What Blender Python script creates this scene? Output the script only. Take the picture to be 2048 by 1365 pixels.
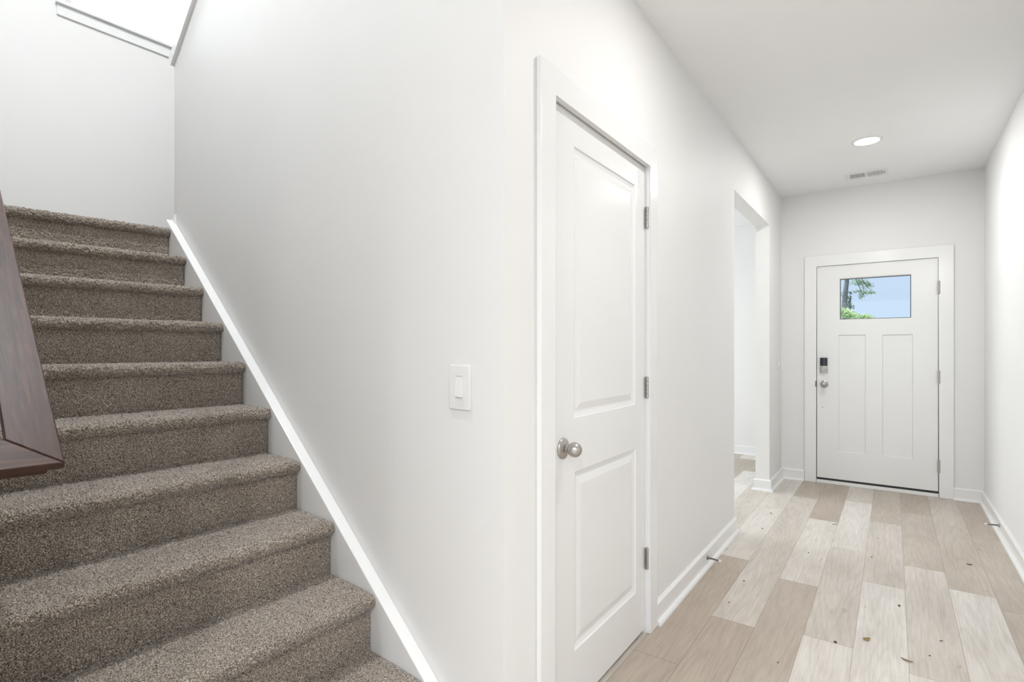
import bpy, bmesh, math, random
import numpy as np
from mathutils import Vector, Matrix
from math import sin, cos, tan, pi, radians, sqrt

for _o in list(bpy.data.objects):
    bpy.data.objects.remove(_o, do_unlink=True)
SC = bpy.context.scene
COL = SC.collection

# ------------------------------------------------------------------ camera
FPX, YAW, HORIZON, EYE = 1071.7, radians(35.4164), 698.0, 1.24
cam_d = bpy.data.cameras.new('camera')
cam = bpy.data.objects.new('camera', cam_d)
COL.objects.link(cam)
cam.location = (0, 0, EYE)
cam.rotation_euler = (pi / 2, 0, YAW)
cam_d.sensor_width = 36.0
cam_d.lens = FPX / 2048 * 36.0
cam_d.shift_y = (HORIZON - 682.5) / 2048
cam_d.clip_start = 0.02
cam_d.clip_end = 300
SC.camera = cam

# ------------------------------------------------------------------ sky
world = bpy.data.worlds.new('sky')
SC.world = world
world.use_nodes = True
wn, wl = world.node_tree.nodes, world.node_tree.links
wn.clear()
w_out = wn.new('ShaderNodeOutputWorld')
w_bg = wn.new('ShaderNodeBackground')
w_tc = wn.new('ShaderNodeTexCoord')
w_dot = wn.new('ShaderNodeVectorMath'); w_dot.operation = 'DOT_PRODUCT'
w_dot.inputs[1].default_value = Vector((-0.85, -0.25, 0.45)).normalized()
w_r = wn.new('ShaderNodeValToRGB')           # clear blue towards the street, bright white cloud towards the stair side
w_r.color_ramp.elements[0].position = 0.10
w_r.color_ramp.elements[0].color = (0.60, 0.755, 0.97, 1)
w_r.color_ramp.elements[1].position = 0.85
w_r.color_ramp.elements[1].color = (2.6, 2.85, 3.0, 1)
wl.new(w_tc.outputs['Generated'], w_dot.inputs[0])
wl.new(w_dot.outputs['Value'], w_r.inputs['Fac'])
wl.new(w_r.outputs['Color'], w_bg.inputs['Color'])
w_bg.inputs['Strength'].default_value = 1.0
wl.new(w_bg.outputs['Background'], w_out.inputs['Surface'])

# ------------------------------------------------------------------ sun and daylight at the windows
def lamp(name, kind, loc, target, energy, color=(1, 1, 1), size=None):
    ld = bpy.data.lights.new(name, kind)
    ld.energy = energy
    ld.color = color
    o = bpy.data.objects.new(name, ld)
    COL.objects.link(o)
    o.location = loc
    o.rotation_euler = (Vector(target) - Vector(loc)).to_track_quat('-Z', 'Y').to_euler()
    if kind == 'AREA':
        ld.shape = 'RECTANGLE'; ld.size, ld.size_y = size
    return o
sun = lamp('sun', 'SUN', (20, -8, 30), (0, 0, 0), 2.6, (1.0, 0.96, 0.88)); sun.data.angle = 0.01
lamp('daylight_rear_windows', 'AREA', (0.6, -5.05, 1.35), (0.6, 0, 1.35), 30, (0.95, 0.975, 1.0), (4.6, 2.2))
lamp('daylight_side_windows', 'AREA', (4.05, -1.6, 1.4), (0, -1.6, 1.4), 8, (0.96, 0.98, 1.0), (3.2, 1.9))
lamp('daylight_study_window', 'AREA', (-4.55, 4.6, 1.5), (0, 4.6, 1.3), 58, (0.93, 0.965, 1.0), (2.2, 1.7))
lamp('daylight_stair_window', 'AREA', (-4.75, 1.2, 4.2), (-1.5, 1.0, 2.6), 30, (0.92, 0.95, 1.0), (0.9, 1.3))

vs = SC.view_settings
vs.view_transform = 'Standard'
vs.look = 'None'
vs.exposure = 0.0
vs.gamma = 1.0
vs.use_curve_mapping = False

# ------------------------------------------------------------------ dimensions
XL, XR, YF, H = -0.8756, 0.5954, 5.7007, 2.6916
WT = 0.113                                   # wall thickness
PHI = 0.8605 + YAW                           # the stair's own direction
SD = Vector((-sin(PHI), cos(PHI), 0)); SN = Vector((-cos(PHI), -sin(PHI), 0))
P0 = Vector((XL, 1.1909, 0))
def S(t, w, z=0.0, sk=0.0):                   # stair frame: t up the run, w away from the stair wall, sk = skew in radians
    return P0 + SD * (t + w * tan(sk)) + SN * w + Vector((0, 0, z))

# ------------------------------------------------------------------ helpers
def tag(o, label=None, cat=None, group=None, kind=None):
    if label: o['label'] = label
    if cat: o['category'] = cat
    if group: o['group'] = group
    if kind: o['kind'] = kind
    return o
def thing(name, loc, label, cat, group=None, kind=None):
    o = bpy.data.objects.new(name, None)
    o.empty_display_size = 0.1
    COL.objects.link(o); o.location = loc
    return tag(o, label, cat, group, kind)
def wloc(o):
    v = Vector(o.location)
    while o.parent:
        o = o.parent; v += Vector(o.location)
    return v
def obj(name, bm, mat, parent=None, smooth=False, origin=None, label=None):
    """link a bmesh built in world coordinates as ONE object; origin = where its pivot goes"""
    me = bpy.data.meshes.new(name)
    org = Vector(origin) if origin is not None else (wloc(parent) if parent else Vector((0, 0, 0)))
    bmesh.ops.translate(bm, verts=bm.verts, vec=-org)
    bmesh.ops.recalc_face_normals(bm, faces=bm.faces)
    bm.to_mesh(me); bm.free()
    if smooth:
        me.shade_smooth()
        if smooth != 'all':
            me.set_sharp_from_angle(angle=radians(21))
    for m in (mat if isinstance(mat, (list, tuple)) else [mat]):
        me.materials.append(m)
    o = bpy.data.objects.new(name, me)
    COL.objects.link(o)
    if parent:
        o.parent = parent
        o.location = org - wloc(parent)
    else:
        o.location = org
    if label: o['label'] = label
    return o
def struct(name, bm, mat, label, cat, **k):
    o = obj(name, bm, mat, **k)
    return tag(o, label, cat, kind='structure')
def box(bm, lo, hi, bev=0.0, seg=1, mat=0):
    x0, y0, z0 = lo; x1, y1, z1 = hi
    vs_ = [bm.verts.new(p) for p in ((x0, y0, z0), (x1, y0, z0), (x1, y1, z0), (x0, y1, z0), (x0, y0, z1), (x1, y0, z1), (x1, y1, z1), (x0, y1, z1))]
    fs = [bm.faces.new([vs_[i] for i in q]) for q in ((0, 3, 2, 1), (4, 5, 6, 7), (0, 1, 5, 4), (1, 2, 6, 5), (2, 3, 7, 6), (3, 0, 4, 7))]
    for f in fs: f.material_index = mat
    if bev:
        es = list({e for f in fs for e in f.edges})
        bmesh.ops.bevel(bm, geom=es, offset=bev, segments=seg, affect='EDGES', profile=0.5)
def prism(bm, pts, vec, bev=0.0, seg=1, mat=0):
    """polygon (world points) pushed along vec"""
    vec = Vector(vec)
    a = [bm.verts.new(Vector(p)) for p in pts]
    b = [bm.verts.new(Vector(p) + vec) for p in pts]
    n = len(pts)
    fs = [bm.faces.new(a[::-1]), bm.faces.new(b)]
    for i in range(n):
        j = (i + 1) % n
        fs.append(bm.faces.new([a[i], a[j], b[j], b[i]]))
    for f in fs: f.material_index = mat
    if bev:
        es = list({e for f in fs for e in f.edges})
        bmesh.ops.bevel(bm, geom=es, offset=bev, segments=seg, affect='EDGES', profile=0.5)
    return fs
def lathe(bm, prof, center, axis, seg=32, caps=True):
    """prof: (radius, distance along axis)"""
    axis = Vector(axis).normalized(); center = Vector(center)
    u = axis.orthogonal().normalized(); v = axis.cross(u)
    rings = []
    for r, h in prof:
        if r < 1e-6:
            rings.append([bm.verts.new(center + axis * h)])
        else:
            rings.append([bm.verts.new(center + axis * h + (u * cos(2 * pi * i / seg) + v * sin(2 * pi * i / seg)) * r) for i in range(seg)])
    for A, B in zip(rings, rings[1:]):
        for i in range(seg):
            j = (i + 1) % seg
            if len(A) == 1 and len(B) == 1: continue
            if len(A) == 1: bm.faces.new([A[0], B[j], B[i]])
            elif len(B) == 1: bm.faces.new([A[i], A[j], B[0]])
            else: bm.faces.new([A[i], A[j], B[j], B[i]])
    if caps:
        for R in (rings[0], rings[-1]):
            if len(R) > 2: bm.faces.new(R)
def tube(bm, pts, rad, seg=8, taper=None):
    pts = [Vector(p) for p in pts]
    rings = []
    prev_u = None
    for i, p in enumerate(pts):
        d = (pts[min(i + 1, len(pts) - 1)] - pts[max(i - 1, 0)]).normalized()
        u = d.orthogonal().normalized() if prev_u is None else (prev_u - d * prev_u.dot(d)).normalized()
        prev_u = u
        v = d.cross(u)
        r = rad if taper is None else taper[i]
        rings.append([bm.verts.new(p + (u * cos(2 * pi * k / seg) + v * sin(2 * pi * k / seg)) * r) for k in range(seg)])
    for A, B in zip(rings, rings[1:]):
        for k in range(seg):
            bm.faces.new([A[k], A[(k + 1) % seg], B[(k + 1) % seg], B[k]])
    bm.faces.new(rings[0][::-1]); bm.faces.new(rings[-1])
BM = bmesh.new

# ------------------------------------------------------------------ materials
class NT:
    def __init__(s, name):
        s.m = bpy.data.materials.new(name); s.m.use_nodes = True
        s.n, s.l = s.m.node_tree.nodes, s.m.node_tree.links
        s.p = s.n['Principled BSDF']
    def new(s, t, **k):
        q = s.n.new(t)
        for a, b in k.items(): setattr(q, a, b)
        return q
    def ramp(s, fac, stops):
        r = s.new('ShaderNodeValToRGB')
        e = r.color_ramp.elements
        e[0].position, e[0].color = stops[0][0], (*stops[0][1], 1)
        e[1].position, e[1].color = stops[-1][0], (*stops[-1][1], 1)
        for p, c in stops[1:-1]:
            q = e.new(p); q.color = (*c, 1)
        s.l.new(fac, r.inputs['Fac']); return r.outputs['Color']
    def noise(s, vec, scale, detail=2.0, rough=0.5):
        q = s.new('ShaderNodeTexNoise'); q.inputs['Scale'].default_value = scale
        q.inputs['Detail'].default_value = detail; q.inputs['Roughness'].default_value = rough
        if vec is not None: s.l.new(vec, q.inputs['Vector'])
        return q
    def coords(s, out='Object', scale=None):
        t = s.new('ShaderNodeTexCoord').outputs[out]
        if scale:
            mp = s.new('ShaderNodeMapping'); mp.inputs['Scale'].default_value = scale
            s.l.new(t, mp.inputs['Vector']); t = mp.outputs['Vector']
        return t
    def bump(s, height, strength, dist):
        b = s.new('ShaderNodeBump'); b.inputs['Strength'].default_value = strength; b.inputs['Distance'].default_value = dist
        s.l.new(height, b.inputs['Height']); s.l.new(b.outputs['Normal'], s.p.inputs['Normal'])
    def set(s, col=None, rough=None, metal=None, spec=None):
        if col is not None: s.p.inputs['Base Color'].default_value = (*col, 1)
        if rough is not None: s.p.inputs['Roughness'].default_value = rough
        if metal is not None: s.p.inputs['Metallic'].default_value = metal
        if spec is not None: s.p.inputs['Specular IOR Level'].default_value = spec
        return s
def paint(name, col, rough, bump=0.0, scale=180.0, spec=0.5):
    t = NT(name).set(col, rough, 0, spec)
    c = t.coords()
    n = t.noise(c, 2.2, 3)
    lo = tuple(x * 0.985 for x in col)
    t.l.new(t.ramp(n.outputs['Fac'], [(0.3, lo), (0.7, col)]), t.p.inputs['Base Color'])
    if bump:
        t.bump(t.noise(c, scale, 2).outputs['Fac'], bump, 0.002)
    return t.m
def metal(name, col, rough, streak=True):
    t = NT(name).set(col, rough, 1.0)
    if streak:
        n = t.noise(t.coords(scale=(40, 40, 400)), 3.0, 2)
        t.l.new(t.ramp(n.outputs['Fac'], [(0.3, (rough * 0.8,) * 3), (0.7, (rough * 1.2,) * 3)]), t.p.inputs['Roughness'])
    return t.m
M = {}
M['wall'] = paint('wall_paint', (0.83, 0.825, 0.812), 0.55, 0.08, 220, 0.35)
M['ceiling'] = paint('ceiling_paint', (0.915, 0.917, 0.915), 0.7, 0.05, 200, 0.3)
M['trim'] = paint('trim_semigloss_white', (0.855, 0.857, 0.85), 0.16, 0.02, 60)
M['door'] = paint('door_semigloss_white', (0.835, 0.835, 0.825), 0.2, 0.03, 70)
M['plastic'] = paint('white_plastic', (0.84, 0.84, 0.83), 0.25)
M['shade_plastic'] = paint('grey_gap_shade', (0.42, 0.42, 0.41), 0.5)
M['nickel'] = metal('satin_nickel', (0.47, 0.45, 0.42), 0.36)
M['steel'] = metal('spring_steel', (0.26, 0.25, 0.235), 0.32)
M['dark'] = paint('dark_rubber', (0.03, 0.03, 0.03), 0.6)
M['void'] = paint('duct_dark', (0.05, 0.05, 0.05), 0.8)
M['reveal_shade'] = paint('grey_reveal_shade', (0.11, 0.11, 0.125), 0.5)
M['black_gloss'] = paint('black_gloss_plastic', (0.02, 0.022, 0.03), 0.12)
M['rubber'] = paint('pale_rubber', (0.78, 0.74, 0.66), 0.5)

def mk_emit(name, col, s):
    t = NT(name).set((1, 1, 1), 0.4)
    t.p.inputs['Emission Color'].default_value = (*col, 1)
    t.p.inputs['Emission Strength'].default_value = s
    return t.m
M['lens'] = mk_emit('lamp_lens', (1.0, 0.97, 0.92), 12.0)

def mk_glass():
    t = NT('window_glass'); t.n.remove(t.p)
    out = t.n['Material Output']
    tr = t.new('ShaderNodeBsdfTransparent'); tr.inputs['Color'].default_value = (0.97, 0.985, 0.98, 1)
    gl = t.new('ShaderNodeBsdfGlossy'); gl.inputs['Roughness'].default_value = 0.02
    fr = t.new('ShaderNodeFresnel'); fr.inputs['IOR'].default_value = 1.35
    mx = t.new('ShaderNodeMixShader')
    t.l.new(fr.outputs[0], mx.inputs[0]); t.l.new(tr.outputs[0], mx.inputs[1]); t.l.new(gl.outputs[0], mx.inputs[2])
    t.l.new(mx.outputs[0], out.inputs['Surface'])
    return t.m
M['glass'] = mk_glass()

def mk_carpet():
    t = NT('speckled_cut_pile_carpet').set(None, 1.0, 0, 0.1)
    c = t.coords()
    n1 = t.noise(c, 300, 2, 0.7)
    n2 = t.noise(c, 6.0, 3)
    col = t.ramp(n1.outputs['Fac'], [(0.31, (0.048, 0.038, 0.030)), (0.43, (0.185, 0.153, 0.124)), (0.55, (0.42, 0.364, 0.305)), (0.69, (0.80, 0.725, 0.635))])
    mul = t.new('ShaderNodeMix', data_type='RGBA', blend_type='MULTIPLY'); mul.inputs['Factor'].default_value = 1.0
    t.l.new(col, mul.inputs['A'])
    t.l.new(t.ramp(n2.outputs['Fac'], [(0.3, (0.82, 0.81, 0.80)), (0.7, (1.0, 1.0, 1.0))]), mul.inputs['B'])
    t.l.new(mul.outputs['Result'], t.p.inputs['Base Color'])
    t.p.inputs['Sheen Weight'].default_value = 0.65
    t.p.inputs['Sheen Tint'].default_value = (0.93, 0.95, 1.0, 1)
    t.p.inputs['Sheen Roughness'].default_value = 0.35
    v = t.new('ShaderNodeTexVoronoi'); v.inputs['Scale'].default_value = 260
    t.l.new(c, v.inputs['Vector'])
    t.bump(v.outputs['Distance'], 0.6, 0.003)
    return t.m
M['carpet'] = mk_carpet()

def mk_wood():
    t = NT('dark_stained_oak').set(None, 0.42, 0, 0.25)
    uv = t.coords('UV')
    mp = t.new('ShaderNodeMapping'); mp.inputs['Scale'].default_value = (5, 90, 1)
    t.l.new(uv, mp.inputs['Vector'])
    n = t.noise(mp.outputs['Vector'], 1.2, 6, 0.65); n.inputs['Distortion'].default_value = 0.8
    mp2 = t.new('ShaderNodeMapping'); mp2.inputs['Scale'].default_value = (2.5, 14, 1)
    t.l.new(uv, mp2.inputs['Vector'])
    n2 = t.noise(mp2.outputs['Vector'], 1.5, 4, 0.6); n2.inputs['Distortion'].default_value = 1.5
    a = t.ramp(n.outputs['Fac'], [(0.32, (0.030, 0.014, 0.010)), (0.55, (0.075, 0.036, 0.024)), (0.75, (0.125, 0.060, 0.038))])
    b = t.ramp(n2.outputs['Fac'], [(0.35, (0.7, 0.66, 0.66)), (0.65, (1.15, 1.1, 1.05))])
    mul = t.new('ShaderNodeMix', data_type='RGBA', blend_type='MULTIPLY'); mul.inputs['Factor'].default_value = 1.0
    t.l.new(a, mul.inputs['A']); t.l.new(b, mul.inputs['B'])
    t.l.new(mul.outputs['Result'], t.p.inputs['Base Color'])
    t.bump(n.outputs['Fac'], 0.08, 0.001)
    return t.m
M['wood'] = mk_wood()

def mk_floor():
    t = NT('pale_oak_plank_floor').set(None, 0.38, 0, 0.45)
    uv = t.coords('UV')                      # u along the plank in metres, v across
    at = t.new('ShaderNodeVertexColor'); at.layer_name = 'plank'
    sep = t.new('ShaderNodeSeparateColor'); t.l.new(at.outputs['Color'], sep.inputs['Color'])
    off = t.new('ShaderNodeVectorMath', operation='MULTIPLY_ADD')
    cmb = t.new('ShaderNodeCombineXYZ'); t.l.new(sep.outputs['Green'], cmb.inputs['X']); t.l.new(sep.outputs['Blue'], cmb.inputs['Y'])
    t.l.new(cmb.outputs[0], off.inputs[0]); off.inputs[1].default_value = (37, 23, 0); t.l.new(uv, off.inputs[2])
    def mapped(sx, sy):
        mp = t.new('ShaderNodeMapping'); mp.inputs['Scale'].default_value = (sx, sy, 1)
        t.l.new(off.outputs[0], mp.inputs['Vector']); return mp.outputs['Vector']
    fine = t.noise(mapped(7, 110), 1.0, 5, 0.6)
    ring = t.noise(mapped(0.65, 6.0), 1.0, 1.5, 0.4)      # cathedral grain: contour lines of a stretched field
    rm = t.new('ShaderNodeMath', operation='MULTIPLY'); rm.inputs[1].default_value = 95.0; t.l.new(ring.outputs['Fac'], rm.inputs[0])
    rs = t.new('ShaderNodeMath', operation='SINE'); t.l.new(rm.outputs[0], rs.inputs[0])
    rh = t.new('ShaderNodeMath', operation='MULTIPLY_ADD'); rh.inputs[1].default_value = 0.5; rh.inputs[2].default_value = 0.5; t.l.new(rs.outputs[0], rh.inputs[0])
    broad = t.noise(mapped(1.6, 7), 1.0, 4, 0.55)
    knots = t.noise(mapped(5, 14), 1.0, 2)
    tone = t.ramp(sep.outputs['Red'], [(0.0, (0.49, 0.42, 0.35)), (0.5, (0.735, 0.70, 0.655)), (1.0, (0.825, 0.808, 0.78))])
    def mul(a, b, f=1.0):
        q = t.new('ShaderNodeMix', data_type='RGBA', blend_type='MULTIPLY'); q.inputs['Factor'].default_value = f
        t.l.new(a, q.inputs['A']); t.l.new(b, q.inputs['B']); return q.outputs['Result']
    c = mul(tone, t.ramp(fine.outputs['Fac'], [(0.3, (0.86, 0.84, 0.82)), (0.7, (1.05, 1.05, 1.05))]))
    c = mul(c, t.ramp(broad.outputs['Fac'], [(0.3, (0.89, 0.875, 0.86)), (0.62, (1.05, 1.05, 1.05))]))
    c = mul(c, t.ramp(rh.outputs[0], [(0.0, (0.90, 0.885, 0.87)), (0.45, (1, 1, 1)), (1.0, (1, 1, 1))]), 0.6)
    c = mul(c, t.ramp(knots.outputs['Fac'], [(0.0, (0.55, 0.47, 0.40)), (0.24, (0.62, 0.55, 0.48)), (0.30, (1, 1, 1))]), 0.8)
    # seams: dark line at each plank's own edges (UV 2 holds 0..1 across the plank)
    uv2 = t.new('ShaderNodeUVMap'); uv2.uv_map = 'edge'
    sx = t.new('ShaderNodeSeparateXYZ'); t.l.new(uv2.outputs[0], sx.inputs[0])
    def edge(sock, width):
        a = t.new('ShaderNodeMath', operation='SUBTRACT'); a.inputs[1].default_value = 0.5; t.l.new(sock, a.inputs[0])
        b = t.new('ShaderNodeMath', operation='ABSOLUTE'); t.l.new(a.outputs[0], b.inputs[0])
        g = t.new('ShaderNodeMath', operation='GREATER_THAN'); g.inputs[1].default_value = 0.5 - width; t.l.new(b.outputs[0], g.inputs[0])
        return g.outputs[0]
    mx = t.new('ShaderNodeMath', operation='MAXIMUM'); t.l.new(edge(sx.outputs['X'], 0.0013), mx.inputs[0]); t.l.new(edge(sx.outputs['Y'], 0.007), mx.inputs[1])
    c = mul(c, t.ramp(mx.outputs[0], [(0.0, (1, 1, 1)), (1.0, (0.66, 0.62, 0.57))]))
    t.l.new(c, t.p.inputs['Base Color'])
    t.bump(fine.outputs['Fac'], 0.05, 0.001)
    return t.m
M['floor'] = mk_floor()

def mk_leaf(name, a, b):
    t = NT(name).set(None, 0.6)
    n = t.noise(t.coords(), 3.0, 3)
    t.l.new(t.ramp(n.outputs['Fac'], [(0.35, a), (0.65, b)]), t.p.inputs['Base Color'])
    return t.m
M['leaf'] = mk_leaf('tree_leaves', (0.13, 0.21, 0.13), (0.36, 0.48, 0.28))
M['leaf_dark'] = mk_leaf('dark_leaves', (0.05, 0.10, 0.06), (0.10, 0.17, 0.10))
M['leaf_bright'] = mk_leaf('bright_leaves', (0.42, 0.58, 0.26), (0.66, 0.78, 0.46))
M['bark'] = mk_leaf('grey_bark', (0.07, 0.08, 0.10), (0.15, 0.16, 0.19))
M['grass'] = mk_leaf('lawn', (0.12, 0.2, 0.06), (0.22, 0.32, 0.11))
M['gold_leaf'] = mk_leaf('dry_gold_leaf', (0.30, 0.19, 0.05), (0.45, 0.32, 0.12))
M['tan_leaf'] = mk_leaf('dry_tan_leaf', (0.20, 0.14, 0.08), (0.34, 0.25, 0.15))
M['dirt'] = mk_leaf('dark_crumb', (0.05, 0.035, 0.025), (0.10, 0.07, 0.05))

# ------------------------------------------------------------------ floor of planks
rng = random.Random(7)
PW, PL = 0.184, 1.22
X0 = 0.05
JOINTS = {-5: [2.09, 3.36], -4: [2.563, 5.05], -3: [3.193, 4.46], -2: [2.625, 3.90, 5.15], -1: [3.418], 0: [2.547, 3.807], 1: [3.565, 4.81], 2: [4.634]}
TONE = {-6: .6, -5: .7, (-5, 2.09): .12, (-5, 0.87): .15, (-4, 2.563): .6, (-4, 1.343): .12, (-4, 3.783): .75, (-3, 1.973): .3, (-3, 3.193): .72, (-2, 1.405): .85, (-2, 2.625): .62, (-2, 3.90): .8, -1: .6, (-1, 2.198): .88, (0, 2.547): .66, (0, 1.327): .8, (0, 3.807): .42, (1, 2.345): .86, (1, 3.565): .42, 2: .38}
bm = BM()
uvl = bm.loops.layers.uv.new('UVMap'); uve = bm.loops.layers.uv.new('edge'); cl = bm.loops.layers.color.new('plank')
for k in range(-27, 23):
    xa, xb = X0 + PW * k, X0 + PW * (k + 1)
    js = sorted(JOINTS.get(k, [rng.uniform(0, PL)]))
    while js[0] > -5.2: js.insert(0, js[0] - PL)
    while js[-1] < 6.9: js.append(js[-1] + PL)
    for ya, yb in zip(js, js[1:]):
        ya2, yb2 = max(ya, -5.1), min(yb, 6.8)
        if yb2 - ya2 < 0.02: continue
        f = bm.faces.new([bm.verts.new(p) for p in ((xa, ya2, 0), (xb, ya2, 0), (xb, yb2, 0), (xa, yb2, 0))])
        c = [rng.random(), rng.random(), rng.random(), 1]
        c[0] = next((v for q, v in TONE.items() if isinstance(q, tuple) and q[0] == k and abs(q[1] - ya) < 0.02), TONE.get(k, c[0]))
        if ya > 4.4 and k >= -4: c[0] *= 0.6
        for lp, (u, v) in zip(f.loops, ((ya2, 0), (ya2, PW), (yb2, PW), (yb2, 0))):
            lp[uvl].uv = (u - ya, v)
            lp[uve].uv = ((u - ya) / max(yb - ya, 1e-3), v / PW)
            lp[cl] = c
o = struct('floor', bm, M['floor'], 'pale oak plank floor running down the hallway', 'floor')

# ------------------------------------------------------------------ walls
# stair wall: between the two flights, its top slopes up towards the hall
CAP_T, CAP_Z, CAP_M = 2.62, 2.925, 0.68
TOPZ = 5.2
def cap_z(t): return CAP_Z + (CAP_T - t) * CAP_M
WB = -0.115
q_t = 0.0
tq = -WB * SN.x / SD.x                        # t where the wall's back face meets the hall face
foot = [(0, 0), (CAP_T, 0), (CAP_T, WB), (-(WB * SN.x) / SD.x, WB)]
bm = BM()
lo = [bm.verts.new(S(t, w, 0)) for t, w in foot]
hi = [bm.verts.new(S(t, w, cap_z(t))) for t, w in foot]
bm.faces.new(lo[::-1]); bm.faces.new(hi)
for i in range(4):
    bm.faces.new([lo[i], lo[(i + 1) % 4], hi[(i + 1) % 4], hi[i]])
ed = [e for e in bm.edges if (e.verts[0] in (lo[0], lo[1]) and e.verts[1] in (hi[0], hi[1]))]
bmesh.ops.bevel(bm, geom=ed, offset=0.006, segments=3, affect='EDGES', profile=0.5)
struct('wall_stairs', bm, M['wall'], 'light grey wall beside the carpeted stairs', 'wall', smooth=True)
YQ = S(foot[3][0], WB).y

# hall left wall with the closet doorway and the wide cased opening (one profile pushed through the thickness)
CY0, CY1, CZ = 1.4412, 2.2446, 2.0363
OY0, OY1, OZ = 3.8253, 5.0936, 2.318
JT = 0.016                                    # jamb thickness inside the rough opening
bm = BM()
prof = [(YQ, 0), (CY0 - JT, 0), (CY0 - JT, CZ + JT), (CY1 + JT, CZ + JT), (CY1 + JT, 0), (OY0, 0), (OY0, OZ), (OY1, OZ), (OY1, 0), (YF, 0), (YF, H), (YQ, H)]
prism(bm, [(XL, y, z) for y, z in prof], (-WT, 0, 0))
struct('wall_left', bm, M['wall'], 'light grey hallway wall with a white closet door and an open doorway', 'wall')

# front wall with the entry doorway
FX0, FX1, FZ = -0.5800, 0.3107, 2.005
bm = BM()
prof = [(XL - WT, 0), (FX0 - JT, 0), (FX0 - JT, FZ + JT), (FX1 + JT, FZ + JT), (FX1 + JT, 0), (XR + WT, 0), (XR + WT, H), (XL - WT, H)]
prism(bm, [(x, YF, z) for x, z in prof], (0, 0.16, 0))
struct('wall_front', bm, M['wall'], 'light grey end wall around the white front door', 'wall')

bm = BM(); box(bm, (XR, 2.3, 0), (XR + WT, YF, H))
struct('wall_right', bm, M['wall'], 'light grey wall along the right side of the hallway', 'wall')

# ceilings
bm = BM(); box(bm, (XL - WT + 0.12, -5.1, H), (4.2, YF + 0.1, H + 0.2)); 
box(bm, (XL - WT, YQ, H), (XL - WT + 0.12, YF + 0.1, H + 0.2))
struct('ceiling', bm, M['ceiling'], 'smooth white hallway ceiling', 'ceiling')

# room behind the camera (light comes from its windows and added ceiling lamps)
def wall_with_hole_y(bm, x0, x1, y, th, hx0, hx1, hz0, hz1, top):
    box(bm, (x0, y, 0), (hx0, y + th, top)); box(bm, (hx1, y, 0), (x1, y + th, top))
    box(bm, (hx0, y, 0), (hx1, y + th, hz0)); box(bm, (hx0, y, hz1), (hx1, y + th, top))
def wall_with_hole_x(bm, y0, y1, x, th, hy0, hy1, hz0, hz1, top):
    box(bm, (x, y0, 0), (x + th, hy0, top)); box(bm, (x, hy1, 0), (x + th, y1, top))
    box(bm, (x, hy0, 0), (x + th, hy1, hz0)); box(bm, (x, hy0, hz1), (x + th, hy1, top))
bm = BM(); wall_with_hole_y(bm, -4.9, 4.2, -5.12, 0.12, -1.75, 2.95, 0.2, 2.5, H)
struct('wall_rear', bm, M['wall'], 'light grey wall of the living room behind the viewer', 'wall')
bm = BM(); wall_with_hole_x(bm, -5.0, 2.3, 4.08, 0.12, -3.25, 0.05, 0.4, 2.4, H); box(bm, (XR + WT, 2.3, 0), (4.2, 2.42, H))
struct('wall_kitchen', bm, M['wall'], 'light grey wall to the right of the viewer', 'wall')
bm = BM(); box(bm, (-5.0, -5.0, 0), (-4.9, -0.35, H))
struct('wall_living_room', bm, M['wall'], 'light grey wall at the left of the living room', 'wall')
bm = BM(); box(bm, (-4.9, -5.1, H), (XL - WT + 0.12, -0.05, H + 0.2))
struct('ceiling_living_room', bm, M['ceiling'], 'white ceiling of the living room behind the viewer', 'ceiling')

# stairwell shell
SW = 1.05                                     # wall at the left of the stairs
BT, BSK = 3.6, radians(-3.2)                   # back wall of the landing
def sprism(bm, pts, z0, z1, sk=0.0):
    prism(bm, [S(t, w, z0, sk) for t, w in pts], (0, 0, z1 - z0))
bm = BM(); sprism(bm, [(-0.06, SW), (3.75, SW), (3.75, SW + 0.115), (-0.06, SW + 0.115)], 0, TOPZ)
struct('wall_stairs_left', bm, M['wall'], 'light grey wall on the handrail side of the stairs', 'wall')
WW0, WW1, WZ0, WZ1 = 0.34, -0.62, 3.525, 4.75   # window opening in the back wall
bm = BM()
for (wa, wb, za, zb) in ((SW, WW0, 0, TOPZ), (WW1, -1.25, 0, TOPZ), (WW0, WW1, 0, WZ0), (WW0, WW1, WZ1, TOPZ)):
    prism(bm, [S(BT, wa, za, BSK), S(BT, wb, za, BSK), S(BT + 0.14, wb, za, BSK), S(BT + 0.14, wa, za, BSK)], (0, 0, zb - za))
struct('wall_landing', bm, M['wall'], 'light grey wall above the stair landing under the window', 'wall')
bm = BM(); sprism(bm, [(0.25, -1.13), (3.7, -1.13), (3.7, -1.25), (0.25, -1.25)], 0, TOPZ)
struct('wall_stairs_far', bm, M['wall'], 'light grey wall on the far side of the upper flight', 'wall')
bm = BM(); sprism(bm, [(0.0, SW + 0.1), (0.0, -1.2), (-0.12, -1.2), (-0.12, SW + 0.1)], H + 0.2, TOPZ)
struct('wall_stairs_upper', bm, M['wall'], 'light grey wall above the hallway ceiling edge', 'wall')
bm = BM(); sprism(bm, [(-0.12, SW + 0.12), (3.8, SW + 0.12), (3.8, -1.3), (-0.12, -1.3)], TOPZ, TOPZ + 0.15)
struct('ceiling_stairs', bm, M['ceiling'], 'white ceiling high over the stairwell', 'ceiling')

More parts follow.
